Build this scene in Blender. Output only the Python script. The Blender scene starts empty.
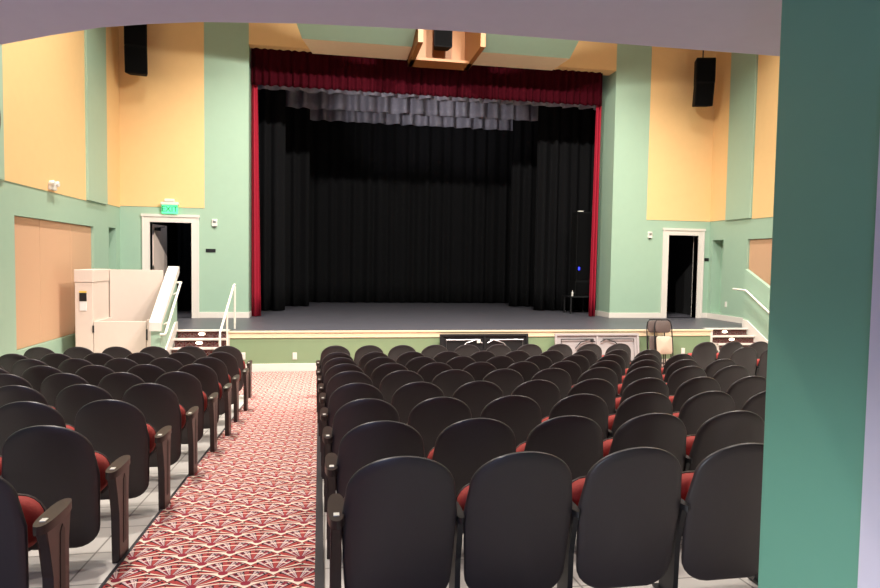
import bpy, bmesh, math, random
from mathutils import Vector, Matrix
random.seed(7)
C = bpy.context.scene.collection
SLOPE = 0.0625
def fz(y): return -SLOPE * y            # house floor height

# ------------------------------------------------------------------ materials
def lin(c):
    return tuple(((v/255)/12.92 if v/255 <= .04045 else ((v/255+.055)/1.055)**2.4) for v in c) + (1.0,)
def mat(name, rgb, rough=.6, noise=0.06, scale=30, metal=0, spec=.5, bump=0.0, coat=0, sheen=0):
    m = bpy.data.materials.new(name); m.use_nodes = True
    n, l = m.node_tree.nodes, m.node_tree.links
    b = n['Principled BSDF']
    b.inputs['Roughness'].default_value = rough
    b.inputs['Metallic'].default_value = metal
    b.inputs['Specular IOR Level'].default_value = spec
    b.inputs['Coat Weight'].default_value = coat
    b.inputs['Sheen Weight'].default_value = sheen
    tc = n.new('ShaderNodeTexCoord'); nz = n.new('ShaderNodeTexNoise')
    nz.inputs['Scale'].default_value = scale; nz.inputs['Detail'].default_value = 3
    l.new(tc.outputs['Object'], nz.inputs['Vector'])
    mx = n.new('ShaderNodeMix'); mx.data_type = 'RGBA'
    c = lin(rgb)
    mx.inputs['A'].default_value = tuple(min(1, v*(1-noise)) for v in c[:3]) + (1,)
    mx.inputs['B'].default_value = tuple(min(1, v*(1+noise)) for v in c[:3]) + (1,)
    l.new(nz.outputs['Fac'], mx.inputs['Factor'])
    l.new(mx.outputs['Result'], b.inputs['Base Color'])
    if bump:
        bp = n.new('ShaderNodeBump'); bp.inputs['Strength'].default_value = bump; bp.inputs['Distance'].default_value = .01
        l.new(nz.outputs['Fac'], bp.inputs['Height']); l.new(bp.outputs['Normal'], b.inputs['Normal'])
    return m
def emit(name, rgb, strength):
    m = mat(name, rgb, noise=.01)
    b = m.node_tree.nodes['Principled BSDF']
    b.inputs['Emission Color'].default_value = lin(rgb); b.inputs['Emission Strength'].default_value = strength
    return m

M = {}
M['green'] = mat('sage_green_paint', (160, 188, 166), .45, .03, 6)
M['yellow'] = mat('golden_yellow_paint', (238, 198, 140), .5, .03, 6)
M['cream'] = mat('cream_paint', (236, 214, 180), .5, .03, 8)
M['white'] = mat('white_trim_paint', (226, 218, 210), .4, .02, 10)
M['plaster'] = mat('pale_mauve_plaster', (222, 212, 226), .75, .03, 12)
M['tanfab'] = mat('tan_acoustic_fabric', (206, 164, 130), .9, .05, 90, bump=.1)
M['black_wall'] = mat('black_masking_paint', (18, 18, 20), .8, .1, 5)
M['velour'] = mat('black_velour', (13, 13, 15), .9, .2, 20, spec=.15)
M['border'] = mat('lit_border_velour', (122, 120, 130), .6, .2, 20, spec=.4)  # black velour lightened to grey for the light its folds catch
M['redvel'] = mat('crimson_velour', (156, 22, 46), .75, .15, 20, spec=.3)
M['redvel_shade'] = mat('shaded_crimson_velour', (50, 4, 13), .9, .15, 20, spec=.05)  # curtain crimson with the valance's shade put into the colour
M['stage'] = mat('dark_stage_deck', (80, 79, 87), .42, .18, 2.5, bump=.05)
M['shell'] = mat('black_moulded_shell', (58, 50, 51), .40, .06, 40, bump=.02)
M['redup'] = mat('red_seat_upholstery', (160, 58, 52), .85, .12, 120, bump=.15)
M['wood'] = mat('dark_walnut', (50, 33, 29), .38, .3, 18)
M['wood_groove'] = mat('groove_shade_brown', (30, 20, 18), .5, .2, 18)
M['steel'] = mat('black_steel', (30, 28, 30), .45, .1, 30)
M['plate'] = mat('white_number_plate', (232, 226, 216), .35, .02, 20)
M['spk'] = mat('black_speaker_cabinet', (9, 9, 10), .8, .15, 60, spec=.2, bump=.1)
M['spkg'] = mat('black_speaker_grille', (9, 9, 10), .9, .3, 300, spec=.1, bump=.2)
M['green_shade'] = mat('shaded_sage_paint', (130, 154, 118), .45, .03, 6)  # sage wall paint darkened for the shade on the stage front
M['ochre'] = mat('ochre_cluster_box', (160, 104, 54), .5, .04, 8)
M['lift'] = mat('almond_metal', (222, 204, 192), .4, .02, 10)
M['rail'] = mat('white_painted_rail', (240, 234, 222), .35, .02, 20)
M['plastic_w'] = mat('white_plastic', (228, 224, 216), .4, .02, 30)
M['plastic_b'] = mat('black_plastic', (24, 24, 26), .4, .1, 30)
M['tablew'] = mat('grey_white_table_plastic', (172, 166, 166), .55, .04, 20)
M['beige'] = mat('beige_vinyl', (196, 178, 158), .6, .05, 40)
M['taupe'] = mat('taupe_vinyl', (92, 78, 74), .6, .05, 40)
M['chrome'] = mat('brushed_metal', (180, 180, 182), .35, .05, 40, metal=1)
M['strip'] = mat('dark_edge_strip', (62, 58, 62), .45, .1, 40, metal=.3)
M['bluegrey'] = mat('blue_grey_drape', (98, 104, 124), .8, .1, 15)
M['exit_face'] = emit('exit_sign_lit_face', (84, 232, 150), 1.1)
M['exit_txt'] = mat('exit_sign_letters', (12, 110, 76), .5, .02, 20)
M['led'] = emit('blue_status_led', (40, 50, 255), 3.0)
M['steplamp'] = emit('step_light_lens', (255, 236, 205), 5.0)
M['lamp'] = emit('house_light_lens', (255, 226, 180), 6.0)
M['yellowtape'] = mat('yellow_notice', (226, 190, 60), .5, .02, 20)
M['paper'] = mat('white_notice_paper', (226, 224, 222), .6, .02, 20)

# tile floor
def tile_mat():
    m = mat('pale_floor_tile', (206, 198, 192), .4, .05, 4)
    n, l = m.node_tree.nodes, m.node_tree.links
    b = n['Principled BSDF']; mixn = [x for x in n if x.type == 'MIX'][0]
    tc = [x for x in n if x.type == 'TEX_COORD'][0]
    br = n.new('ShaderNodeTexBrick'); br.offset = 0
    br.inputs['Scale'].default_value = 1; br.inputs['Brick Width'].default_value = .45; br.inputs['Row Height'].default_value = .45
    br.inputs['Mortar Size'].default_value = .006; br.inputs['Mortar'].default_value = lin((140, 132, 126))
    l.new(tc.outputs['Object'], br.inputs['Vector'])
    l.new(mixn.outputs['Result'], br.inputs['Color1']); l.new(mixn.outputs['Result'], br.inputs['Color2'])
    l.new(br.outputs['Color'], b.inputs['Base Color'])
    return m
M['tile'] = tile_mat()
M['dim'] = mat('bounce_cut_dark', (62, 54, 56), .6, .05, 6)  # unseen rear wall given a dark colour to cut bounced light
M['green_cool'] = mat('cool_shaded_sage_paint', (112, 168, 144), .5, .03, 6)  # sage paint on the pier, tinted for its cool shade

# art-deco fan carpet
def fan_mat(name, W=.275, R=.165, H=.15, dark=1.0):
    m = bpy.data.materials.new(name); m.use_nodes = True
    n, l = m.node_tree.nodes, m.node_tree.links
    b = n['Principled BSDF']; b.inputs['Roughness'].default_value = .95; b.inputs['Specular IOR Level'].default_value = .1
    def mth(op, a, c=None, d=None):
        x = n.new('ShaderNodeMath'); x.operation = op
        for i, v in enumerate((a, c, d)):
            if v is None: continue
            if isinstance(v, (int, float)): x.inputs[i].default_value = v
            else: l.new(v, x.inputs[i])
        return x.outputs[0]
    tc = n.new('ShaderNodeTexCoord'); sp = n.new('ShaderNodeSeparateXYZ')
    l.new(tc.outputs['UV'], sp.inputs[0])
    u, v = sp.outputs[0], sp.outputs[1]
    j0 = mth('FLOOR', mth('DIVIDE', v, H))
    def cand(k):
        j = mth('ADD', j0, k)
        dv = mth('SUBTRACT', v, mth('MULTIPLY', j, H))
        off = mth('MULTIPLY', mth('FLOORED_MODULO', j, 2), W/2)
        uu = mth('SUBTRACT', u, off)
        du = mth('SUBTRACT', uu, mth('MULTIPLY', mth('ROUND', mth('DIVIDE', uu, W)), W))
        r = mth('SQRT', mth('ADD', mth('MULTIPLY', du, du), mth('MULTIPLY', dv, dv)))
        ins = mth('LESS_THAN', r, R)
        return du, dv, r, ins
    c1, c2, c3 = cand(-1), cand(0), cand(1)
    def pick(i):
        s = mth('ADD', mth('MULTIPLY', c2[i], c2[3]), mth('MULTIPLY', c3[i], mth('SUBTRACT', 1, c2[3])))
        return mth('ADD', mth('MULTIPLY', c1[i], c1[3]), mth('MULTIPLY', s, mth('SUBTRACT', 1, c1[3])))
    du, dv, r = pick(0), pick(1), pick(2)
    rn = mth('DIVIDE', r, R)
    ang = mth('DIVIDE', mth('ARCTAN2', du, dv), math.pi/2)     # -1..1
    aa = mth('ABSOLUTE', ang)
    def ramp(fac, stops):
        x = n.new('ShaderNodeValToRGB'); x.color_ramp.interpolation = 'CONSTANT'
        el = x.color_ramp.elements
        while len(el) > 1: el.remove(el[-1])
        el[0].position = stops[0][0]; el[0].color = lin(stops[0][1])
        for p, c in stops[1:]:
            e = el.new(p); e.color = lin(c)
        l.new(fac, x.inputs[0]); return x.outputs[0]
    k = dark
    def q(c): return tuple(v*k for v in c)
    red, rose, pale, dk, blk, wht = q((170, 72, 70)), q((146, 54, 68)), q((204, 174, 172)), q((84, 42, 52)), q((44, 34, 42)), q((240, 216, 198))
    rays = ramp(aa, [(0, red), (.10, dk), (.13, pale), (.19, dk), (.205, pale), (.27, dk), (.30, rose), (.38, pale), (.45, blk), (.50, red), (.68, wht), (.75, blk), (.80, red), (.90, wht)])
    arcs = ramp(rn, [(0, rose), (.10, rose), (.16, dk), (.2, red), (.78, wht), (.83, red), (.94, blk), (.965, wht)])
    # mask: use arcs outside .78 or inside .2, rays between; on outer ring break white up with angle
    mask = mth('MAXIMUM', mth('GREATER_THAN', rn, .93), mth('LESS_THAN', rn, .16))
    scal = mth('MULTIPLY', mth('GREATER_THAN', rn, .80), mth('GREATER_THAN', mth('SINE', mth('MULTIPLY', ang, 34)), .35))
    mask2 = mth('MULTIPLY', mth('GREATER_THAN', rn, .62), mth('LESS_THAN', rn, .68))
    mx = n.new('ShaderNodeMix'); mx.data_type = 'RGBA'
    l.new(mask, mx.inputs['Factor']); l.new(rays, mx.inputs['A']); l.new(arcs, mx.inputs['B'])
    mx2 = n.new('ShaderNodeMix'); mx2.data_type = 'RGBA'
    l.new(mth('MULTIPLY', mask2, mth('LESS_THAN', aa, .42)), mx2.inputs['Factor']); l.new(mx.outputs['Result'], mx2.inputs['A']); mx2.inputs['B'].default_value = lin(wht)
    mx3 = n.new('ShaderNodeMix'); mx3.data_type = 'RGBA'
    l.new(mth('MULTIPLY', scal, mth('LESS_THAN', rn, .88)), mx3.inputs['Factor']); l.new(mx2.outputs['Result'], mx3.inputs['A']); mx3.inputs['B'].default_value = lin(blk)
    l.new(mx3.outputs['Result'], b.inputs['Base Color'])
    return m
M['carpet'] = fan_mat('art_deco_fan_carpet')
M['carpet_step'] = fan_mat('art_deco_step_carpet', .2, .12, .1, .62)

# ------------------------------------------------------------------ mesh helpers
def obj(name, bm, m, parent=None, smooth=False, loc=None):
    me = bpy.data.meshes.new(name)
    bmesh.ops.recalc_face_normals(bm, faces=bm.faces)
    bm.to_mesh(me); bm.free()
    me.materials.append(M[m] if isinstance(m, str) else m)
    if smooth:
        me.polygons.foreach_set('use_smooth', [True]*len(me.polygons))
        me.set_sharp_from_angle(angle=math.radians(40))
    o = bpy.data.objects.new(name, me); C.objects.link(o)
    if parent: o.parent = parent
    if loc: o.location = loc
    return o
def box(bm, a, b, bev=0):
    x0, y0, z0 = (min(a[i], b[i]) for i in range(3)); x1, y1, z1 = (max(a[i], b[i]) for i in range(3))
    v = [bm.verts.new(p) for p in ((x0,y0,z0),(x1,y0,z0),(x1,y1,z0),(x0,y1,z0),(x0,y0,z1),(x1,y0,z1),(x1,y1,z1),(x0,y1,z1))]
    f = [bm.faces.new([v[i] for i in q]) for q in ((0,3,2,1),(4,5,6,7),(0,1,5,4),(1,2,6,5),(2,3,7,6),(3,0,4,7))]
    if bev:
        es = list({e for q in f for e in q.edges})
        bmesh.ops.bevel(bm, geom=es, offset=bev, segments=2, affect='EDGES', profile=.5)
def bx(a, b, bev=0):
    bm = bmesh.new(); box(bm, a, b, bev); return bm
def prism(bm, pts, axis, a0, a1):
    """extrude a 2D outline along an axis: axis 0 -> pts are (y,z); 1 -> (x,z); 2 -> (x,y)"""
    def P(p, t): return (t, p[0], p[1]) if axis == 0 else ((p[0], t, p[1]) if axis == 1 else (p[0], p[1], t))
    A = [bm.verts.new(P(p, a0)) for p in pts]; B = [bm.verts.new(P(p, a1)) for p in pts]
    bm.faces.new(A); bm.faces.new(B[::-1])
    k = len(pts)
    for i in range(k): bm.faces.new((A[i], B[i], B[(i+1) % k], A[(i+1) % k]))
def tube(bm, pts, r, seg=10):
    pts = [Vector(p) for p in pts]; rings = []
    for i, p in enumerate(pts):
        d = (pts[min(i+1, len(pts)-1)] - pts[max(i-1, 0)]).normalized()
        up = Vector((0, 0, 1)) if abs(d.z) < .9 else Vector((1, 0, 0))
        s = d.cross(up).normalized(); t = s.cross(d).normalized()
        rings.append([bm.verts.new(p + r*(math.cos(2*math.pi*k/seg)*s + math.sin(2*math.pi*k/seg)*t)) for k in range(seg)])
    for a, b in zip(rings, rings[1:]):
        for k in range(seg): bm.faces.new((a[k], a[(k+1) % seg], b[(k+1) % seg], b[k]))
    bm.faces.new(rings[0][::-1]); bm.faces.new(rings[-1])
def lens(outline, centre, rings, place):
    """closed pillow body: rings of (scale about centre, depth); place(x, z, depth) -> xyz"""
    bm = bmesh.new(); cx, cz = centre; R = []
    for s, d in rings:
        if s == 0: R.append([bm.verts.new(place(cx, cz, d))])
        else: R.append([bm.verts.new(place(cx+(x-cx)*s, cz+(z-cz)*s, d)) for x, z in outline])
    for a, b in zip(R, R[1:]):
        k = len(outline)
        for i in range(k):
            j = (i+1) % k
            if len(a) == 1: bm.faces.new((a[0], b[j], b[i]))
            elif len(b) == 1: bm.faces.new((a[i], a[j], b[0]))
            else: bm.faces.new((a[i], a[j], b[j], b[i]))
    return bm
def holed(bm, axis, u, z, t, holes):
    """wall slab: along u (x if axis 1, y if axis 0), z range, thickness t=(t0,t1), holes (u0,u1,z0,z1)"""
    us = sorted({u[0], u[1], *[h[0] for h in holes], *[h[1] for h in holes]})
    zs = sorted({z[0], z[1], *[h[2] for h in holes], *[h[3] for h in holes]})
    us = [a for a in us if u[0] <= a <= u[1]]; zs = [a for a in zs if z[0] <= a <= z[1]]
    hole = lambda a, b: any(h[0] < a < h[1] and h[2] < b < h[3] for h in holes)
    solid = [[not hole((us[i]+us[i+1])/2, (zs[k]+zs[k+1])/2) for k in range(len(zs)-1)] for i in range(len(us)-1)]
    P = (lambda a, tt, c: (a, tt, c)) if axis == 1 else (lambda a, tt, c: (tt, a, c))
    cache = {}
    def V(a, tt, c):
        key = (a, tt, c)
        if key not in cache: cache[key] = bm.verts.new(P(a, tt, c))
        return cache[key]
    def S(i, k): return 0 <= i < len(us)-1 and 0 <= k < len(zs)-1 and solid[i][k]
    for i in range(len(us)-1):
        for k in range(len(zs)-1):
            if not solid[i][k]: continue
            a, b, c, d = us[i], us[i+1], zs[k], zs[k+1]
            for tt in t: bm.faces.new((V(a,tt,c), V(b,tt,c), V(b,tt,d), V(a,tt,d)))
            if not S(i-1,k): bm.faces.new((V(a,t[0],c), V(a,t[1],c), V(a,t[1],d), V(a,t[0],d)))
            if not S(i+1,k): bm.faces.new((V(b,t[0],c), V(b,t[1],c), V(b,t[1],d), V(b,t[0],d)))
            if not S(i,k-1): bm.faces.new((V(a,t[0],c), V(b,t[0],c), V(b,t[1],c), V(a,t[1],c)))
            if not S(i,k+1): bm.faces.new((V(a,t[0],d), V(b,t[0],d), V(b,t[1],d), V(a,t[1],d)))
def thing(name, label, cat, loc=(0,0,0), rot=(0,0,0), group=None):
    o = bpy.data.objects.new(name, None); C.objects.link(o)
    o.location = loc; o.rotation_euler = rot; o.empty_display_size = .1
    tag(o, label, cat, group); return o
def tag(o, label, cat, group=None):
    o['label'] = label; o['category'] = cat
    if group: o['group'] = group
    return o
def struct(name, bm, m, parent=None, **k):
    o = obj(name, bm, m, parent, **k)
    if not parent: o['kind'] = 'structure'
    return o

# ------------------------------------------------------------------ room shell
XL, XR, YF, ZC = -5.05, 11.02, 17.1, 9.8
YB = -4.0
DEPTH_S = 13.9
# sloped house floor
bm = bmesh.new()
prism(bm, [(YB, fz(YB)), (14.4, fz(14.4)), (14.4, fz(14.4)-.2), (YB, fz(YB)-.2)], 0, XL-.3, XR+.3)
struct('floor', bm, 'tile')
struct('ceiling', bx((XL-.3, YB, ZC), (XR+.3, YF, ZC+.2)), 'plaster')

# side walls: recess for the fabric panels and a tall niche by the corner
bm = bmesh.new()
holed(bm, 0, (YB, YF+.25), (-1.3, ZC), (XL, XL-.3), [(11.62, 15.27, -.07, 2.18), (16.25, 16.78, .1, 2.22)])
box(bm, (XL-.3, YB, -1.3), (XL-.42, YF+.25, ZC))
struct('wall_left', bm, 'green')
bm = bmesh.new()
holed(bm, 0, (YB, YF+.25), (-1.3, ZC), (XR, XR+.3), [(11.75, 15.37, -.15, 2.25), (16.42, 16.95, .18, 2.27)])
box(bm, (XR+.3, YB, -1.3), (XR+.42, YF+.25, ZC))
struct('wall_right', bm, 'green')
struct('wall_rear', bx((XL-.3, YB-.2, -1.3), (XR+.3, YB, ZC)), 'dim')

# front wall with two side doors and the proscenium
PX0, PX1, PZ = -1.97, 7.97, 6.95
DL = (-4.35, -3.36, 0, 2.41); DR = (9.72, 10.66, 0, 2.40)
bm = bmesh.new()
holed(bm, 1, (XL-.1, PX0), (-.05, ZC), (YF, YF+.22), [DL])
holed(bm, 1, (PX1, XR+.1), (-.05, ZC), (YF, YF+.22), [DR])
box(bm, (PX0-.35, YF+.22, -.05), (PX0, YF+.72, ZC)); box(bm, (PX1, YF+.22, -.05), (PX1+.35, YF+.95, ZC))
struct('wall_front', bm, 'green')
struct('wall_header', bx((PX0, YF, PZ), (PX1, YF+.5, ZC)), 'yellow')
# painted golden fields
def field(i, a, b): return struct('trim_%d' % i, bx(a, b), 'yellow')
field(1, (XL, YF-.012, 2.79), (-3.05, YF, ZC))
field(2, (9.02, YF-.012, 2.82), (XR, YF, ZC))
field(3, (XL, 11.25, 2.71), (XL+.012, 14.8, ZC))
field(4, (XL, 16.02, 2.75), (XL+.012, YF-.012, ZC))
field(5, (XR-.012, 16.32, 2.82), (XR, YF-.012, ZC))
field(6, (XR-.012, 11.3, 2.78), (XR, 15.22, ZC))
# pilasters on the side walls
struct('trim_7', bx((XL, 14.8, 2.72), (XL+.06, 16.02, ZC), .01), 'green')
struct('trim_8', bx((XR-.06, 15.24, 2.8), (XR, 16.3, ZC), .01), 'green')
struct('trim_9', bx((XL, 10.2, 2.7), (XL+.04, 11.24, ZC), .01), 'green')

# door casings
def casing(name, d, leaf=None):
    w = .17; bm = bmesh.new()
    x0, x1, z1 = d[0], d[1], d[3]
    for (a, b) in (((x0-w, YF-.03, 0), (x0, YF+.24, z1)), ((x1, YF-.03, 0), (x1+w, YF+.24, z1)), ((x0-w, YF-.03, z1), (x1+w, YF+.24, z1+w))):
        box(bm, a, b)
    box(bm, (x0-w-.03, YF-.055, z1+w-.035), (x1+w+.03, YF, z1+w+.03))
    box(bm, (x0-w-.01, YF-.045, 0), (x0-w+.03, YF, z1+w)); box(bm, (x1+w-.03, YF-.045, 0), (x1+w+.01, YF, z1+w))
    return struct(name, bm, 'white')
casing('door_1', DL); casing('door_2', DR)
# open leaf of the left door, swung into the wing
dl = thing('door_leaf', 'pale door leaf standing open inside the doorway under the exit sign', 'door', (DL[0]+.02, YF+.23, 0.01), (0, 0, math.radians(83)))
obj('panel', bx((0, 0, 0), (.93, .045, 2.36), .004), 'lift', dl)
for z in (.25, 1.2, 2.1): obj('hinge', bx((-.012, -.012, z), (.012, .012, z+.11)), 'chrome', dl)
bm = bmesh.new(); box(bm, (.05, -.08, 2.2), (.3, 0, 2.28), .008); tube(bm, [(.28, -.05, 2.29), (.1, -.25, 2.3)], .01, 6)
obj('door_closer', bm, 'plastic_b', dl)
bm = bmesh.new(); tube(bm, [(.86, -.005, 1.0), (.86, -.06, 1.0), (.76, -.06, 1.0)], .011, 8)
obj('handle', bm, 'chrome', dl)

# baseboards of stage-level walls
def base(name, a, b): return struct(name, bx(a, b, .006), 'white')
base('baseboard_front', (DL[1]+.18, YF-.025, 0), (PX0, YF, .15))
base('baseboard_reveal', (PX0-.0, YF-.025, 0), (PX0+.022, YF+.72, .15))
base('baseboard_jamb', (PX1-.022, YF-.025, 0), (PX1, YF+.95, .15))
base('baseboard_stage', (PX1, YF-.025, 0), (DR[0]-.18, YF, .15))
base('baseboard_corner', (DR[1]+.18, YF-.025, 0), (XR, YF, .15))
bm = bmesh.new()
prism(bm, [(YF, 0), (14.4, 0), (14.4, .15), (YF, .15)], 0, XR-.025, XR)
struct('baseboard_right', bm, 'white')

# ------------------------------------------------------------------ stage
SX0, SX1 = -2.02, 9.1            # the deck's front edge between the two stairs
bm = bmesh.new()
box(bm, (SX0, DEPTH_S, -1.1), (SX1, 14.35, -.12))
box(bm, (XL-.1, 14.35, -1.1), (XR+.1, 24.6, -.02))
struct('wall_stage', bm, 'green_shade')
bm = bmesh.new()
box(bm, (XL-.1, 14.3, -.02), (XR+.1, 24.6, 0)); box(bm, (SX0, DEPTH_S+.02, -.02), (SX1, 14.3, 0))
struct('floor_stage', bm, 'stage')
bm = bmesh.new()
box(bm, (SX0-.02, DEPTH_S-.03, -.03), (SX1+.02, DEPTH_S+.05, .006), .004)
box(bm, (SX0-.01, DEPTH_S-.012, -.125), (SX1+.01, DEPTH_S, -.03))
box(bm, (SX0-.015, DEPTH_S-.018, -.14), (SX1+.015, DEPTH_S, -.115), .003)
struct('trim_10', bm, 'cream')
struct('baseboard_stage_front', bx((SX0, DEPTH_S-.022, -1.0), (SX1, DEPTH_S, -.69), .004), 'white')
# stage house
bm = bmesh.new()
box(bm, (XL-.3, 24.4, 0), (XR+.3, 24.6, ZC)); box(bm, (XL-.3, YF+.22, 0), (XL-.1, 24.6, ZC)); box(bm, (XR+.1, YF+.22, 0), (XR+.3, 24.6, ZC))
box(bm, (XL-.3, YF+.22, ZC), (XR+.3, 24.6, ZC+.2))
box(bm, (PX0-.34, YF+.75, 0), (PX0-.3, YF+2.2, 3.4)); box(bm, (PX1+.32, YF+.96, 0), (PX1+.36, YF+2.2, 3.4))
struct('wall_stage_house', bm, 'black_wall')

# stairs
def stair(name, x0, x1, stringer_sides):
    n, rise, run, y0 = 5, .155, .285, 14.22
    bm = bmesh.new()
    for i in range(n):
        box(bm, (x0, y0-run*(i+1), -1.1), (x1, 14.34, -rise*(i+1)))
    r = struct(name, bm, 'white')
    bm = bmesh.new()
    uvl = bm.loops.layers.uv.new()
    def quad(pts, uv):
        f = bm.faces.new([bm.verts.new(p) for p in pts])
        for lp, c in zip(f.loops, uv): lp[uvl].uv = c
    for i in range(n):
        yy = y0-run*i-.004; za = -rise*(i+1)+.004; zb = -rise*i-.035
        quad([(x0+.02, yy, za), (x1-.02, yy, za), (x1-.02, yy, zb), (x0+.02, yy, zb)], [(x0, za), (x1, za), (x1, zb), (x0, zb)])
        if i < n-1:
            quad([(x0+.02, yy-run+.06, za), (x1-.02, yy-run+.06, za), (x1-.02, yy, za), (x0+.02, yy, za)], [(x0, yy-run), (x1, yy-run), (x1, yy), (x0, yy)])
    obj('riser_carpet', bm, 'carpet_step', r)
    bm = bmesh.new()
    for i in range(n):
        yy = y0-run*i; box(bm, (x0, yy-.035, -rise*i-.033), (x1, yy+.05, -rise*i+.006), .006)
    obj('nosing', bm, 'white', r)
    for i in range(2):
        yy = y0-run*i-.006; xm = x0+(x1-x0)*(.47+.0*i); zc = -rise*i-.085
        t = obj('step_light', lens([(xm+.07*math.cos(a), zc+.032*math.sin(a)) for a in [k*math.pi/8 for k in range(16)]], (xm, zc), [(0,0),(1,0),(1,-.012),(.7,-.02),(0,-.022)], lambda x, z, d: (x, yy+d, z)), 'steplamp', r)
    return r
stair('stair_left', -3.1, -2.03, 'l'); stair('stair_right', 9.12, 10.27, 'r')
for side, xa, xb in (('left', -3.12, -3.095),):
    bm = bmesh.new(); prism(bm, [(14.3, 0), (14.3, .17), (14.1, .17), (12.7, -.62), (12.7, -.8), (12.95, -.8)], 0, xa, xb)
    struct('trim_11', bm, 'white')
# green knee wall right of the right stairs, with its white stringer
bm = bmesh.new(); prism(bm, [(14.42, -1.0), (14.42, 1.46), (12.4, .5), (12.4, -1.0)], 0, 10.3, 10.4)
struct('wall_knee_right', bm, 'green')
bm = bmesh.new(); prism(bm, [(14.42, 0), (14.42, .2), (14.25, .19), (12.6, -.68), (12.6, -1.0), (14.2, -.16)], 0, 10.272, 10.3)
struct('trim_16', bm, 'white')
bm = bmesh.new(); box(bm, (-2.03, 13.88, -.9), (-1.985, 14.3, .0)); box(bm, (9.07, 13.88, -.9), (9.12, 14.3, 0))
struct('trim_12', bm, 'white')

# ------------------------------------------------------------------ aisle carpet
bm = bmesh.new(); uvl = bm.loops.layers.uv.new()
def cquad(x0, x1, y0, y1, xa=None, xb=None):
    n = 8
    for i in range(n):
        ya = y0+(y1-y0)*i/n; yb = y0+(y1-y0)*(i+1)/n
        def xx(y): t = (y-y0)/(y1-y0); return (x0+((xa if xa is not None else x0)-x0)*t, x1+((xb if xb is not None else x1)-x1)*t)
        (a0, a1), (b0, b1) = xx(ya), xx(yb); e = .012
        f = bm.faces.new([bm.verts.new(p) for p in ((a0, ya, fz(ya)+e), (a1, ya, fz(ya)+e), (b1, yb, fz(yb)+e), (b0, yb, fz(yb)+e))])
        for lp in f.loops: lp[uvl].uv = (lp.vert.co.x, lp.vert.co.y)
cquad(-1.13, .02, -3.0, 10.6, -1.16, -.12)
def carpet_obj(name):
    global bm, uvl
    bmesh.ops.remove_doubles(bm, verts=bm.verts, dist=.0005)
    o = obj(name, bm, 'carpet')
    q = o.modifiers.new('thick', 'SOLIDIFY'); q.thickness = .01; q.offset = -1
    return o
ac = carpet_obj('aisle_carpet')
bm = bmesh.new(); uvl = bm.loops.layers.uv.new()
cquad(-3.0, 9.0, 10.6, 13.88)
tag(carpet_obj('cross_aisle_carpet'), 'red fan patterned carpet strip along the foot of the green stage front', 'carpet')
tag(ac, 'red art deco fan patterned carpet running down the aisle towards the stage', 'carpet')
for x0, x1 in ((-1.136, -1.166), (.04, -.10)):
    bm = bmesh.new(); hw = .009 if x0 < -1 else .024
    prism(bm, [(x0-hw, -3), (x0+hw, -3), (x1+hw, 10.55), (x1-hw, 10.55)], 2, 0, .008)
    for v in bm.verts: v.co.z += fz(v.co.y)+.008
    obj('edge_strip', bm, 'strip', ac)

# ------------------------------------------------------------------ theatre seats
ZT, LEAN = .85, .24
def back_half(t):
    if t < .18: h = .93*math.sqrt(max(0, 1-(1-t/.18)**2))
    elif t < .31: h = .93+.07*(t-.18)/.13
    else: h = 1-.07*(t-.31)/.34
    return h
def shell_outline(w, zt, zb, rb=.10):
    right = []
    for k in range(0, 13):
        t = .18*(1-math.cos(k/12*math.pi/2)); right.append((w*back_half(t), zt-t))
    for t in (.215, .26, .31, .38, .45): right.append((w*back_half(t), zt-t))
    tb = zt-zb; wb = w*back_half(tb-rb)
    for k in range(0, 7):
        a = k/6*math.pi/2; right.append((wb-rb+rb*math.cos(a), zb+rb-rb*math.sin(a)))
    left = [(-x, z) for x, z in right[::-1]]
    return right + [p for p in left if abs(p[0]) > 1e-6]
def yb(x, z): t = ZT-z; return LEAN*(t-.35*t*t) + .6*x*x
SO = shell_outline(.244, ZT, .1, .12)
me_shell = obj('back_shell', lens(SO, (0, .5), [(0,0),(.3,0),(.6,0),(.85,0),(.965,.001),(.99,.006),(1,.014),(.995,.022),(.975,.026),(.8,.026),(.4,.026),(0,.026)], lambda x, z, d: (x, yb(x, z)+d, z)), 'shell', smooth=True)
CO = shell_outline(.205, ZT-.06, .3, .06)
me_cush = obj('back_cushion', lens(CO, (0, .55), [(0,.027),(.96,.027),(1,.04),(1,.055),(.95,.075),(.75,.085),(.4,.082),(0,.08)], lambda x, z, d: (x, yb(x, z)+d, z)), 'redup', smooth=True)
def rrect(w, z0, z1, r, n=5):
    pts = []
    for cx, cz, a0 in ((w-r, z1-r, 0), (-w+r, z1-r, 90), (-w+r, z0+r, 180), (w-r, z0+r, 270)):
        for k in range(n+1):
            a = math.radians(a0+90*k/n); pts.append((cx+r*math.cos(a), cz+r*math.sin(a)))
    return pts
RO = rrect(.238, .36, .61, .10)
yp = lambda x, z: .235+(.61-z)*.06
me_seat = obj('seat_cushion', lens(RO, (0, .48), [(0,-.02),(.6,-.018),(.9,0),(.98,.02),(1,.04),(1,.07),(.9,.072),(0,.072)], lambda x, z, d: (x, yp(x, z)+d, z)), 'redup', smooth=True)
me_pan = obj('seat_pan', lens(rrect(.243, .33, .615, .115), (0, .47), [(0,.07),(.95,.07),(1,.075),(1,.09),(.9,.11),(.5,.125),(0,.128)], lambda x, z, d: (x, yp(x, z)+d, z)), 'shell', smooth=True)
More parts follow.
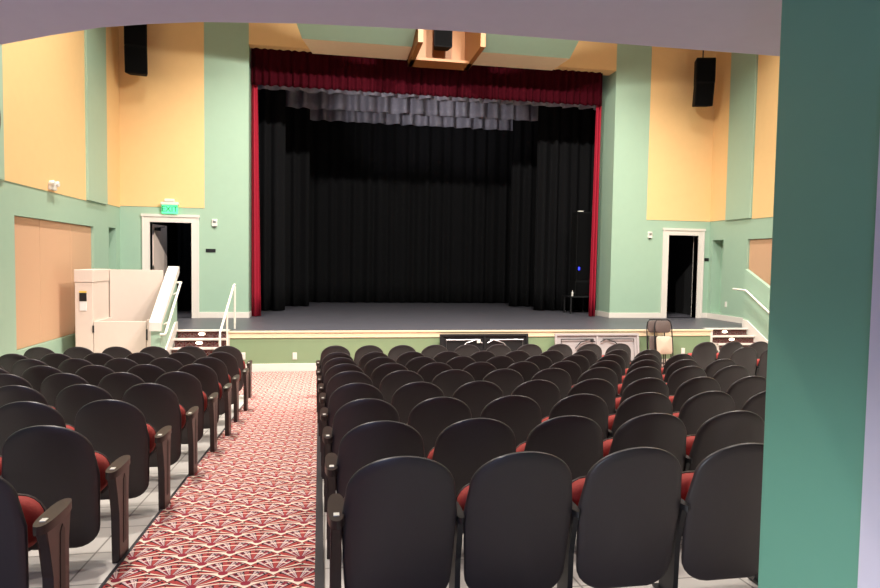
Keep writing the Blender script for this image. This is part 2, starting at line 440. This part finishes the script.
# standard between two seats and its narrow arm
bm = bmesh.new(); prism(bm, [(.16, 0), (.30, 0), (.28, .3), (.30, .5), (.10, .5), (.15, .3)], 0, -.012, .012); box(bm, (-.03, .13, 0), (.03, .33, .012))
me_leg = obj('support_leg', bm, 'steel')
def leaf(bm, y0, y1, w, z0, z1, n=10):
    pts = []
    for k in range(2*n):
        a = math.pi*k/n
        cx = math.copysign(abs(math.cos(a))**.75, math.cos(a)); sy = math.copysign(abs(math.sin(a))**.8, math.sin(a))
        pts.append((w*sy, (y0+y1)/2+(y1-y0)/2*cx))
    prism(bm, pts, 2, z0, z1)
    es = [e for e in bm.edges if e.is_manifold and e.calc_face_angle(0) > 1.0]
    bmesh.ops.bevel(bm, geom=es, offset=.008, segments=2, affect='EDGES')
bm = bmesh.new(); leaf(bm, .07, .34, .02, .5, .53)
me_arm = obj('armrest', bm, 'steel', smooth=True)
# wooden aisle standard
bm = bmesh.new(); prism(bm, [(.13, 0), (.30, 0), (.295, .40), (.33, .53), (.06, .53), (.10, .43), (.125, .3)], 0, -.022, .022)
bmesh.ops.bevel(bm, geom=list(bm.edges), offset=.005, segments=1, affect='EDGES')
me_end = obj('end_panel', bm, 'wood')
bm = bmesh.new(); prism(bm, [(.19, .1), (.245, .1), (.25, .47), (.225, .5), (.2, .47)], 0, -.0245, .0245)  # dark strip standing in for the shade in the panel's groove
me_groove = obj('groove_shade', bm, 'wood_groove')
bm = bmesh.new(); leaf(bm, .02, .36, .036, .53, .57)
me_cap = obj('aisle_armrest', bm, 'wood', smooth=True)
bm = bmesh.new(); box(bm, (-.012, .075, .57), (.012, .11, .574), .001)
me_plate = obj('number_plate', bm, 'plate')
protos = [me_shell, me_cush, me_seat, me_pan, me_leg, me_arm, me_end, me_groove, me_cap, me_plate]
def put(src, parent, x=0, name=None):
    o = src.copy(); o.name = name or src.name.split('.')[0]; C.objects.link(o); o.parent = parent; o.location = (x, 0, 0); return o
ORD = ['first', 'second', 'third', 'fourth', 'fifth', 'sixth', 'seventh', 'eighth', 'ninth', 'tenth']
def seat(x, y, pitch, label, group, end=0, last=0):
    """end: -1/+1 wooden aisle standard on that side; last: side with an extra plain standard"""
    s = thing('theatre_seat', label, 'seat', (x, y, fz(y+.22)), (0, 0, 0), group)
    h = .2575; s.scale = (pitch/.515, 1, 1)
    put(me_shell, s); put(me_cush, s); put(me_seat, s); put(me_pan, s)
    if end:
        eo = h+.06 if end > 0 else h+.005
        p = put(me_end, s, end*eo); q = put(me_groove, p)
        c = put(me_cap, s, end*eo, 'armrest'); put(me_plate, c)
    for sd in {(-end if end else 0), last} - {0}:
        put(me_leg, s, sd*h); put(me_arm, s, sd*h)
    return s
Lx = [-1.48, -1.385, -1.40, -1.385, -1.41, -1.44, -1.475, -1.51, -1.53]
Ly = [10.0, 8.82, 8.02, 7.18, 6.42, 5.55, 4.66, 3.74, 2.88]
Lp = [.518, .502, .492, .505, .50, .505, .522, .532, .54]
Ln = [6, 6, 6, 5, 5, 4, 3, 2, 1]
Cx = [.15, .16, .18, .21, .24, .26, .29, .325, .34]
Cy = [9.88, 8.58, 7.77, 7.0, 6.25, 5.32, 4.45, 3.6, 2.75]
Cp = [.519, .50, .501, .508, .52, .527, .534, .563, .566]
Cn = [10, 10, 10, 10, 9, 8, 7, 5, 4]
def pos_words(i): return 'beside the carpeted aisle' if i == 0 else '%s seat from the carpeted aisle' % ORD[i]
def row_words(r): return 'front row' if r == 0 else '%s row from the stage' % ORD[r]
for r in range(9):
    for i in range(Ln[r]):
        seat(Lx[r]-i*Lp[r], Ly[r], Lp[r], 'black-backed seat, left block, %s, %s' % (row_words(r), pos_words(i)), 'theatre seats left of the aisle', end=1 if i == 0 else 0, last=-1)
    for i in range(Cn[r]):
        s = seat(Cx[r]+i*Cp[r], Cy[r], Cp[r], 'black-backed seat, middle block, %s, %s' % (row_words(r), pos_words(i)), 'theatre seats right of the aisle', end=-1 if i == 0 else 0, last=1)
Rr = [(6.55, 10.1, 3), (6.42, 8.85, 3)]
for r, (x, y, n) in enumerate(Rr):
    for i in range(n):
        seat(x+i*.52, y, .52, 'black-backed seat, far right block below the stage steps, %s, %s from its left end' % (('front row', 'second row')[r], ORD[i]), 'theatre seats below the right stage steps', end=-1 if i == 0 else 0, last=1)
for p in protos:
    C.objects.unlink(p); 

# ------------------------------------------------------------------ curtains
def curtain(name, x0, x1, z0, z1, y, m, amp=.07, wl=.4, hem=.0, flare=0, n_z=10, jitter=.35, parent=None, sharp=1.0, lean=0):
    bm = bmesh.new(); nx = max(8, int((x1-x0)/wl*10)); rnd = random.Random(name+str(x0)+str(y))
    # irregular pleat phase
    ph = [0]; tot = 0
    for i in range(nx):
        tot += 1/10*(1+jitter*math.sin(i*.37+rnd.random()*2)); ph.append(tot)
    cols = []
    for i in range(nx+1):
        t = i/nx; x = x0+(x1-x0)*t; s = math.sin(2*math.pi*ph[i]); s = math.copysign(abs(s)**sharp, s)
        col = []
        for k in range(n_z+1):
            u = k/n_z; z = z1+(z0-z1)*u
            if k == n_z: z += hem*s*.5
            a = amp*(.75+.25*u)
            col.append(bm.verts.new((x+flare*u*(t-.0)+lean*u, y+a*s+.3*a*math.sin(5.1*ph[i]+u*1.5), z)))
        cols.append(col)
    for a, b in zip(cols, cols[1:]):
        for k in range(n_z): bm.faces.new((a[k], b[k], b[k+1], a[k+1]))
    o = obj(name, bm, m, parent)
    o.data.polygons.foreach_set('use_smooth', [True]*len(o.data.polygons))
    md = o.modifiers.new('cloth', 'SOLIDIFY'); md.thickness = .008
    return o
tag(curtain('stage_valance', PX0+.03, 7.70, 6.02, 7.15, YF+.28, 'redvel_shade', .045, .2, .05), 'shaded crimson pleated valance hanging across the top of the stage opening', 'curtain')
tag(curtain('house_curtain', PX0+.03, PX0+.17, .01, 6.5, YF+.4, 'redvel', .05, .09, 0, .10), 'bright red drawn curtain at the left edge of the stage opening', 'curtain')
tag(curtain('house_curtain', 7.58, 7.72, .01, 6.5, YF+.4, 'redvel', .045, .07, 0, .02, lean=-.06), 'bright red drawn curtain at the right edge of the stage opening', 'curtain')
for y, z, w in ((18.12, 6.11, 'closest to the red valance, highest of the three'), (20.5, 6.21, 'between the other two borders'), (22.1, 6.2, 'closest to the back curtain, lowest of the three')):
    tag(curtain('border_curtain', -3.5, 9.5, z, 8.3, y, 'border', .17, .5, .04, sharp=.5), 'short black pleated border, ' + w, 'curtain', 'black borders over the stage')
for x0, x1, y, w in ((-4.2, -1.2, 19.4, 'left side, nearest the red curtain'), (-4.2, -.55, 21.3, 'left side, second from the red curtain'), (6.58, 10.4, 19.7, 'right side, nearest the speaker stack'), (6.28, 10.4, 21.5, 'right side, beside the back curtain')):
    tag(curtain('leg_curtain', x0, x1, .02, 8.2, y, 'velour', .08, .36), 'tall black stage leg curtain, ' + w, 'curtain', 'black leg curtains in the wings')
tag(curtain('back_curtain', -3.5, 9.5, .02, 8.2, 23.3, 'velour', .07, .42), 'wide black pleated curtain closing the back of the stage', 'curtain')
tag(curtain('backstage_drape', -4.3, -3.9, .02, 2.9, 20.2, 'bluegrey', .04, .3), 'blue-grey drape seen through the doorway under the exit sign', 'curtain')

# ------------------------------------------------------------------ ceiling reflectors and cluster box
CY = [(15.42, 6.74), (16.48, 6.74), (16.48, 6.84), (15.42, 6.84)]
for x0, x1, w in ((-.6, 2.02, 'left'), (3.68, 6.06, 'right')):
    t = thing('ceiling_reflector', 'cream and green slanted reflector panel above the stage, %s of the ochre box' % w, 'ceiling panel', ((x0+x1)/2, 15.75, 6.74))
    cx = (x0+x1)/2; h = (x1-x0)/2; ta = .22 if w == 'left' else 0; tb = 0 if w == 'left' else .08
    bm = bmesh.new(); prism(bm, [(-h, 0), (h, 0), (h-tb, 1.06), (-h+ta, 1.06)], 2, 0, .1); obj('lower_panel', bm, 'cream', t)
    bm = bmesh.new(); pts = [(-.0, 0), (-6.0, 1.8), (-6.0, 1.92), (0, .12)]  # unseen upstream run lengthened to shade the header
    prism(bm, pts, 0, -h, h)
    for v in bm.verts:
        if ta and v.co.x < 0: v.co.x += .2*v.co.y
        if tb and v.co.x > 0: v.co.x += .06*v.co.y
    obj('upper_panel', bm, 'green', t)
    bm = bmesh.new()
    for sx in (-h*.6, h*.6):
        for sy, sz in ((.8, .1), (-4.6, 1.45)): tube(bm, [(sx, sy, sz), (sx, sy, ZC-6.74)], .006, 6)
    obj('hanger_cable', bm, 'steel', t)
t = thing('cluster_box', 'open ochre box holding the black speaker above the middle of the stage', 'ceiling box', (2.85, 16.2, 6.58))
obj('bottom_board', bx((-.8, .0, 0), (.8, .62, .07), .005), 'ochre', t)
obj('side_board', bx((-.8, -1.3, .0), (-.68, .62, ZC-6.59)), 'ochre', t); obj('side_board', bx((.68, -1.3, 0), (.8, .62, ZC-6.59)), 'ochre', t)
obj('back_board', bx((-.68, .5, .07), (.68, .62, ZC-6.59)), 'ochre', t)

# ------------------------------------------------------------------ loudspeakers
def flown(label, loc, rz, boxes, bracket):
    t = thing('loudspeaker', label, 'speaker', loc, (0, 0, rz))
    for (w, d, z0, z1, tilt, dy) in boxes:
        bm = bmesh.new()
        prism(bm, [(-w/2, 0), (w/2, 0), (w/2*.75, d), (-w/2*.75, d)], 2, z0, z1)
        bmesh.ops.bevel(bm, geom=list(bm.edges), offset=.012, segments=2, affect='EDGES')
        bmesh.ops.rotate(bm, verts=bm.verts, cent=(0, 0, z1), matrix=Matrix.Rotation(math.radians(tilt), 3, 'X'))
        bmesh.ops.translate(bm, verts=bm.verts, vec=(0, dy, 0))
        c = obj('cabinet', bm, 'spk', t)
        bm = bmesh.new(); box(bm, (-w/2+.03, -.012, z0+.03), (w/2-.03, .01, z1-.03), .004)
        bmesh.ops.rotate(bm, verts=bm.verts, cent=(0, 0, z1), matrix=Matrix.Rotation(math.radians(tilt), 3, 'X'))
        bmesh.ops.translate(bm, verts=bm.verts, vec=(0, dy, 0))
        obj('grille', bm, 'spkg', c)
    bm = bmesh.new()
    for p in bracket: tube(bm, p, .018, 8)
    obj('bracket', bm, 'steel', t)
    return t
flown('black two-box loudspeaker high on the yellow wall left of the stage', (-4.45, 16.35, 5.86), math.radians(8),
      [(.5, .42, .62, 1.45, 0, 0), (.5, .42, 0, .62, 8, 0)], [[(0, .4, 1.0), (0, .72, 1.0)], [(0, .3, 1.4), (0, .3, ZC-5.86)]])
flown('black two-box loudspeaker high on the yellow wall right of the stage', (10.22, 16.3, 5.93), math.radians(-14),
      [(.52, .42, .62, 1.3, 0, 0), (.5, .42, 0, .62, 10, 0)], [[(0, .4, 1.0), (0, .72, 1.0)], [(0, .3, 1.25), (0, .3, ZC-5.93)]])
flown('black loudspeaker hanging inside the ochre box above the stage', (2.85, 16.1, 6.92), 0,
      [(.48, .34, 0, 1.1, 0, 0)], [[(0, .2, 1.05), (0, .2, ZC-6.92)]])
# stage-right stack behind the red curtain
t = thing('side_table', 'low black table carrying the speaker stack behind the right red curtain', 'table', (7.66, 18.75, 0))
obj('table_top', bx((-.34, -.3, .5), (.34, .3, .54), .005), 'plastic_b', t)
for sx in (-.31, .31):
    for sy in (-.27, .27): obj('leg', bx((sx-.018, sy-.018, 0), (sx+.018, sy+.018, .5)), 'steel', t)
t = thing('bass_speaker', 'small black speaker box under the tall one behind the right red curtain', 'speaker', (7.76, 18.72, .54))
obj('cabinet', bx((-.28, -.2, .01), (.28, .26, .46), .012), 'spk', t); obj('grille', bx((-.24, -.215, .05), (.24, -.19, .42), .004), 'spkg', t)
for sx in (-.2, .2): obj('foot', bx((sx-.03, -.17, 0), (sx+.03, .23, .012)), 'plastic_b', t)
t = thing('speaker_column', 'tall black loudspeaker with a blue light behind the right red curtain', 'speaker', (7.78, 18.55, 1.0))
obj('cabinet', bx((-.27, 0, 0), (.27, .42, 2.12), .012), 'spk', t); obj('grille', bx((-.24, -.015, .05), (.24, .01, 2.07), .004), 'spkg', t)
obj('status_light', bx((-.2, -.02, .34), (-.15, -.012, .43)), 'led', t)
obj('top_clip', bx((-.22, .05, 2.12), (-.05, .12, 2.15), .004), 'plastic_w', t)
bt = obj('water_bottle', lens([(.03*math.cos(k*math.pi/6), .03*math.sin(k*math.pi/6)) for k in range(12)], (0, 0), [(0,0),(1,0),(1,.12),(.4,.15),(.4,.18),(0,.18)], lambda x, z, d: (x, z, d)), 'plastic_w', smooth=True, loc=(7.42, 18.55, .54))
tag(bt, 'small white bottle standing on the low black table in front of the speaker stack', 'bottle')

# ------------------------------------------------------------------ wall devices
def txt(name, s, size, m, parent, loc, depth=.004):
    cu = bpy.data.curves.new(name, 'FONT'); cu.body = s; cu.size = size; cu.align_x = 'CENTER'; cu.align_y = 'CENTER'; cu.extrude = depth
    tmp = bpy.data.objects.new(name+'_tmp', cu); C.objects.link(tmp)
    bpy.context.view_layer.update()
    me = bpy.data.meshes.new_from_object(tmp.evaluated_get(bpy.context.evaluated_depsgraph_get()))
    bpy.data.objects.remove(tmp); bpy.data.curves.remove(cu)
    me.materials.clear(); me.materials.append(M[m])
    o = bpy.data.objects.new(name, me); C.objects.link(o); o.parent = parent; o.location = loc; o.rotation_euler = (math.pi/2, 0, 0); return o
t = thing('exit_sign', 'green lit EXIT sign over the left stage door', 'exit sign', (-3.86, YF-.012, 2.62))
obj('sign_face', bx((-.19, -.09, 0), (.19, -.06, .22), .004), 'exit_face', t)
txt('lettering', 'EXIT', .19, 'exit_txt', t, (0, -.092, .11), .003)
obj('housing', bx((-.21, -.12, .22), (.21, 0, .29), .01), 'plastic_w', t)
obj('lamp_head', bx((-.12, -.13, .29), (.12, -.03, .37), .02), 'plastic_w', t)
obj('back_plate', bx((-.05, -.06, .03), (.05, 0, .22)), 'plastic_w', t)
def strobe(label, x, z):
    t = thing('fire_strobe', label, 'fire alarm', (x, YF, z))
    obj('back_box', bx((-.065, -.045, -.09), (.065, 0, .09), .006), 'plastic_w', t)
    obj('lens', bx((-.035, -.06, -.005), (.035, -.045, .05), .006), 'chrome', t)
    obj('sounder', bx((-.03, -.05, -.12), (.03, -.01, -.09), .004), 'plastic_b', t)
strobe('white fire alarm strobe on the green wall above the left stage door sign', -2.8, 2.43)
strobe('white fire alarm strobe on the green wall between stage and right door', 9.13, 2.39)
def plaque(label, loc, rz, w=.12):
    t = thing('door_sign', label, 'sign', loc, (0, 0, rz))
    obj('plate', bx((-w, -.015, -.045), (w, 0, .045), .003), 'plastic_b', t)
plaque('small black sign on the green wall beside the left stage door', (-2.9, YF, 1.72), 0)
plaque('small black sign on the green wall beside the right stage door', (10.945, YF, 1.71), 0, .07)
def outlet(label, loc, rz):
    t = thing('wall_outlet', label, 'outlet', loc, (0, 0, rz))
    obj('cover_plate', bx((-.045, -.012, -.075), (.045, 0, .075), .004), 'plastic_w', t)
    obj('socket', bx((-.02, -.016, -.05), (.02, -.01, -.012), .002), 'plate', t); obj('socket', bx((-.02, -.016, .012), (.02, -.01, .05), .002), 'plate', t)
outlet('white outlet low on the green stage front facing the carpeted aisle', (-.65, DEPTH_S, -.53), 0)
outlet('white outlet on the green stage front beside the left stairs', (-1.71, DEPTH_S, -.52), 0)
outlet('white outlet on the green stage front beside the folded chairs', (8.37, DEPTH_S, -.51), 0)
outlet('white outlet on the right side wall above the stage baseboard', (XR, 16.2, .46), -math.pi/2)
t = thing('emergency_light', 'white twin-head emergency light on the left wall under the yellow field', 'emergency light', (XL+.012, 13.02, 2.8), (0, 0, math.pi/2))
obj('housing', bx((-.12, -.07, -.06), (.12, 0, .05), .012), 'plastic_w', t)
for sx in (-.1, .1):
    obj('lamp_head', lens([(sx+.05*math.cos(k*math.pi/6), .06+.05*math.sin(k*math.pi/6)) for k in range(12)], (sx, .06), [(0,-.02),(.8,-.02),(1,-.05),(1,-.1),(.85,-.11),(0,-.11)], lambda x, z, d: (x, d, z)), 'plastic_w', t, smooth=True)
t = thing('wall_sconce', 'dark wall lamp on the green pilaster at the left picture edge', 'wall lamp', (XL+.04, 10.64, 3.1), (0, 0, math.pi/2))
obj('shade', lens([(.16*math.cos(k*math.pi/8), .45+.45*math.sin(k*math.pi/8)) for k in range(16)], (0, .45), [(0,0),(1,0),(1,-.06),(.8,-.16),(.4,-.2),(0,-.21)], lambda x, z, d: (x, d, z)), 'plastic_b', t, smooth=True)

# tan acoustic panels
ys = [11.63, 12.68, 14.12, 15.26]
for i in range(3):
    o = obj('acoustic_panel', bx((XL-.298, ys[i]+.004, -.065), (XL-.05, ys[i+1]-.004, 2.175), .008), 'tanfab')
    tag(o, 'tall tan fabric acoustic panel in the left wall recess, ' + ('at the picture edge', 'in the middle of the three', 'behind the wheelchair lift')[i], 'acoustic panel', 'tan panels in the left wall recess')
tag(obj('acoustic_panel', bx((XR+.05, 12.0, -.14), (XR+.298, 15.36, 2.24), .008), 'tanfab'), 'tan fabric acoustic panel cut off by the sloping knee wall on the right', 'acoustic panel')

# ------------------------------------------------------------------ wheelchair lift
FZ = fz(13.5)
t = thing('wheelchair_lift', 'cream vertical wheelchair lift beside the left stage stairs', 'wheelchair lift', (-4.0, 13.7, FZ))
def lp(x, y, z): return (x+4.0, y-13.7, z-FZ)
tw = obj('tower', bx(lp(-4.75, 13.3, FZ+.01), lp(-4.43, 14.32, 1.02), .008), 'lift', t)
obj('tower_cap', bx(lp(-4.76, 13.29, 1.025), lp(-4.42, 14.33, 1.27), .012), 'lift', t)
nt = obj('notice', bx(lp(-4.66, 13.288, .48), lp(-4.54, 13.3, .84)), 'paper', t)
obj('pictogram', bx(lp(-4.665, 13.284, .66), lp(-4.535, 13.289, .82)), 'plastic_b', nt); obj('warning_strip', bx(lp(-4.665, 13.284, .825), lp(-4.535, 13.289, .855)), 'yellowtape', nt)
obj('gate', bx(lp(-4.42, 13.3, FZ+.04), lp(-3.47, 13.35, .27), .006), 'lift', t)
for z in (-.55, .05): obj('hinge', bx(lp(-4.44, 13.285, z), lp(-4.41, 13.3, z+.14), .003), 'steel', t)
obj('gate_post', bx(lp(-3.46, 13.3, FZ+.01), lp(-3.37, 13.4, .3), .004), 'lift', t)
obj('latch', bx(lp(-3.47, 13.285, -.1), lp(-3.44, 13.3, .12), .003), 'steel', t)
obj('side_panel', bx(lp(-4.42, 13.36, FZ+.04), lp(-4.38, 14.32, .27), .004), 'lift', t)
obj('landing_gate', bx(lp(-4.41, 14.22, FZ+.02), lp(-3.37, 14.27, 1.26), .006), 'lift', t)
obj('platform', bx(lp(-4.38, 13.36, FZ+.01), lp(-3.4, 14.2, FZ+.06)), 'steel', t)
# knee wall between the lift and the stairs
bm = bmesh.new(); prism(bm, [(14.34, -1.0), (14.34, 1.2), (12.95, .22), (12.95, -1.0)], 0, -3.29, -3.12)
struct('wall_knee', bm, 'green')
bm = bmesh.new(); prism(bm, [(14.5, 1.2), (14.5, 1.34), (14.42, 1.34), (12.9, .29), (12.9, .12), (12.96, .12), (12.96, .21)], 0, -3.31, -3.1)
struct('trim_13', bm, 'white')
bm = bmesh.new()
box(bm, (-3.29, 12.94, -.95), (-3.12, 12.952, .12))
struct('trim_14', bm, 'green')

def handrail(label, pts, brackets, r=.024):
    o = Vector(pts[0]); t = thing('handrail', label, 'handrail', o)
    bm = bmesh.new(); tube(bm, [Vector(p)-o for p in pts], r, 10); obj('rail', bm, 'rail', t, smooth=True)
    for a, b in brackets:
        bm = bmesh.new(); tube(bm, [Vector(a)-o, Vector(b)-o], .014 if len(brackets) == 2 else .02, 8); obj('bracket' if abs(a[2]-b[2]) < .25 else 'post', bm, 'rail', t, smooth=True)
    return t
handrail('white handrail on the green knee wall beside the wheelchair lift', [(-3.11, 14.3, 1.0), (-3.02, 14.28, 1.0), (-3.02, 14.2, .98), (-3.02, 12.95, .1), (-3.02, 12.88, .06), (-3.11, 12.88, .06)],
         [((-3.02, 13.95, .81), (-3.12, 13.95, .76)), ((-3.02, 13.2, .27), (-3.12, 13.2, .22))])
handrail('white handrail on two posts at the aisle side of the left stage stairs', [(-1.95, 14.42, .12), (-1.95, 14.42, .93), (-1.95, 14.4, .96), (-1.96, 14.34, .95), (-2.07, 13.25, .06), (-2.07, 13.2, 0), (-2.07, 13.2, -.62)],
         [((-1.95, 14.42, 0), (-1.95, 14.42, .9)), ((-2.02, 13.8, -.31), (-2.02, 13.8, .5)), ((-2.07, 13.2, -.70), (-2.07, 13.2, 0.0))])
handrail('white handrail climbing the right knee wall beside the stage steps', [(10.3, 14.75, .95), (10.22, 14.75, .95), (10.22, 14.7, .95), (10.22, 14.28, .94), (10.22, 14.22, .92), (10.22, 12.6, .03)],
         [((10.22, 14.1, .86), (10.31, 14.1, .81)), ((10.22, 13.2, .36), (10.31, 13.2, .31))])

# ------------------------------------------------------------------ folded tables and chairs against the stage
def folding_table(label, xc, y, w, h, m, legm, tilt):
    t = thing('folding_table', label, 'folding table', (xc, y, fz(y)), (math.radians(tilt), 0, 0))
    obj('table_top', bx((-w/2, 0, .0), (w/2, .02, h), .012), m, t)
    bm = bmesh.new()
    for a, b in (((-w/2, -.035, h-.05), (w/2, 0, h)), ((-w/2, -.035, 0), (w/2, 0, .05)), ((-w/2, -.035, .05), (-w/2+.05, 0, h-.05)), ((w/2-.05, -.035, .05), (w/2, 0, h-.05)), ((-.02, -.03, .05), (.02, 0, h-.05))):
        box(bm, a, b, .004)
    obj('rim', bm, m, t)
    for s in (-1, 1):
        bm = bmesh.new()
        tube(bm, [(s*.12, -.04, .16), (s*(w/2-.14), -.04, .16), (s*(w/2-.14), -.04, h-.13), (s*.12, -.04, h-.13)], .014, 8)
        obj('leg', bm, legm, t, smooth=True)
        bm = bmesh.new(); tube(bm, [(s*.06, -.04, h-.2), (s*.2, -.045, h-.13), (s*.42, -.045, h-.2), (s*.55, -.04, h-.34)], .012, 8)
        obj('brace', bm, legm, t, smooth=True)
    obj('lock_catch', bx((-.18, -.05, h-.2), (-.1, -.03, h-.12), .004), 'plate' if m == 'plastic_b' else 'plastic_b', t)
    return t
folding_table('black folding table on edge against the stage front, legs folded', 3.47, 13.66, 2.02, .80, 'plastic_b', 'chrome', -9)
folding_table('pale grey folding table on edge against the stage front, black leg tubes folded', 6.13, 13.66, 2.04, .80, 'tablew', 'steel', -9)
def folded_chair(label, xc, y, seatm, backm, tilt, rz=0):
    t = thing('folding_chair', label, 'folding chair', (xc, y, fz(y)), (math.radians(tilt), 0, math.radians(rz)), )
    for s in (-1, 1):
        bm = bmesh.new(); tube(bm, [(s*.21, 0, .0), (s*.225, 0, .5), (s*.215, 0, .95), (s*.19, 0, 1.06), (s*.14, 0, 1.12)], .014, 8); obj('frame_side', bm, 'steel', t, smooth=True)
        bm = bmesh.new(); tube(bm, [(s*.19, .035, .0), (s*.19, .03, .6), (s*.18, .02, .75)], .012, 8); obj('rear_leg', bm, 'steel', t, smooth=True)
    bm = bmesh.new(); tube(bm, [(-.14, 0, 1.12), (.14, 0, 1.12)], .014, 8); tube(bm, [(-.19, .033, .12), (.19, .033, .12)], .01, 8); obj('crossbar', bm, 'steel', t, smooth=True)
    obj('backrest', lens(rrect(.19, .82, 1.10, .09), (0, .96), [(0,-.02),(.8,-.02),(1,-.005),(1,.015),(.9,.025),(0,.025)], lambda x, z, d: (x, d, z)), backm, t, smooth=True)
    obj('seat', lens(rrect(.19, .33, .74, .06), (0, .55), [(0,-.06),(.85,-.058),(1,-.04),(1,-.02),(.9,-.012),(0,-.012)], lambda x, z, d: (x, d, z)), seatm, t, smooth=True)
    return t
folded_chair('folded chair with taupe back and beige seat leaning outermost on the stage front', 7.64, 13.42, 'beige', 'taupe', -8, 0)
folded_chair('folded black-framed chair leaning behind the beige-seated one', 7.53, 13.56, 'taupe', 'taupe', -8)

# ------------------------------------------------------------------ balcony soffit and pier beside the camera
edge = [(-5.04, 5.9), (-3.2, 4.55), (-2.2, 3.8), (-1.461, 3.254), (-1.18, 3.067), (-.929, 2.915), (-.712, 2.826), (-.507, 2.76), (-.111, 2.688), (.493, 2.635), (1.245, 2.63), (2.0, 2.625), (4.5, 2.63), (8.2, 3.2), (10, 4.35), (XR, 5.6)]
bm = bmesh.new(); prism(bm, edge + [(XR, YB), (XL, YB)], 2, 2.47, 3.6)
edge_ok = struct('ceiling_balcony', bm, 'plaster')
struct('wall_pier', bx((1.3, 1.33, fz(1.5)-.1), (1.68, 1.705, 2.47), .006), 'green_cool')
bm = bmesh.new(); box(bm, (1.285, 1.0, -.2), (1.68, 1.325, 2.47))
struct('trim_15', bm, 'plaster')

# ------------------------------------------------------------------ lights
def area(name, loc, rot, size, power, col, spread=180, shape='DISK', sy=None):
    L = bpy.data.lights.new(name, 'AREA'); L.energy = power; L.color = col; L.shape = shape; L.size = size
    if sy: L.size_y = sy
    L.spread = math.radians(spread)
    o = bpy.data.objects.new(name, L); C.objects.link(o); o.location = loc; o.rotation_euler = rot; return o
def spot(name, loc, target, power, col, ang, blend=.4, size=.1):
    L = bpy.data.lights.new(name, 'SPOT'); L.energy = power; L.color = col; L.spot_size = math.radians(ang); L.spot_blend = blend; L.shadow_soft_size = size
    o = bpy.data.objects.new(name, L); C.objects.link(o); o.location = loc
    o.rotation_euler = (Vector(target)-Vector(loc)).to_track_quat('-Z', 'Y').to_euler(); return o
WARM = (1, .945, .86)
# ceiling downlights over the seats and the bright bank over the middle of the hall
for i, (x, y, p) in enumerate([(-2.4, 5.0, 120), (2.9, 5.4, 100), (8.2, 5.0, 100), (-2.6, 8.6, 300), (8.4, 8.6, 300), (-2.6, 12.4, 300), (8.4, 12.4, 300)]):
    area('house_downlight', (x, y, 9.5), (0, 0, 0), .4, p, WARM, 110)
for x in (1.9, 3.9):
    spot('front_bank_light', (x, 9.0, 8.3), (2.9, 15.0, 2.2), 2900, WARM, 110, .6, .15)
# daylight from the lobby doors behind the camera
area('lobby_daylight', (-1.6, -3.4, 1.25), (math.radians(114), 0, math.radians(22)), 2.0, 95, (.46, .6, 1), 140, 'RECTANGLE', 1.5)
spot('pier_fill_spot', (-1.7, -.9, .75), (1.3, 1.55, .25), 420, (.9, .97, 1), 36, 1.0, .2)  # added unseen spot, brightens the lower pier for its gradient
L = bpy.data.lights.new('drape_fill_light', 'POINT'); L.energy = 14; L.color = (.75, .82, 1); L.shadow_soft_size = .1  # added unseen fill light, lifts the drape behind the left doorway
o = bpy.data.objects.new('drape_fill_light', L); C.objects.link(o); o.location = (-3.5, 18.3, 3.4)
# balcony-rail spots raking the borders
for x, t in ((-3.7, .9), (-3.5, 2.4), (-3.3, 3.7)):
    spot('balcony_spot', (x, 5.3, 2.95), (t, 18.7, 5.45), 3600, (1, .97, 1), 12.5, .8)

w = bpy.data.worlds.new('world'); bpy.context.scene.world = w; w.use_nodes = True
w.node_tree.nodes['Background'].inputs['Color'].default_value = (.5, .55, .7, 1)
w.node_tree.nodes['Background'].inputs['Strength'].default_value = .02

# ------------------------------------------------------------------ camera
f = 640.0; yaw = math.atan(114/640); pit = math.atan(32/640); roll = .0155
F = Vector((math.sin(yaw)*math.cos(pit), math.cos(yaw)*math.cos(pit), -math.sin(pit)))
R = Vector((math.cos(yaw), -math.sin(yaw), 0)); U = R.cross(F)
R2 = math.cos(roll)*R + math.sin(roll)*U; U2 = math.cos(roll)*U - math.sin(roll)*R
cam = bpy.data.cameras.new('camera'); cam.sensor_width = 36; cam.lens = f/880*36; cam.clip_start = .05
co = bpy.data.objects.new('camera', cam); C.objects.link(co)
mw = Matrix((R2, U2, -F)).transposed().to_4x4(); mw.translation = (0, 0, 1.52); co.matrix_world = mw
S = bpy.context.scene; S.camera = co
S.view_settings.view_transform = 'Standard'; S.view_settings.look = 'None'; S.view_settings.gamma = 1; S.view_settings.use_curve_mapping = False
S.view_settings.exposure = 0.1
S.cycles.max_bounces = 8
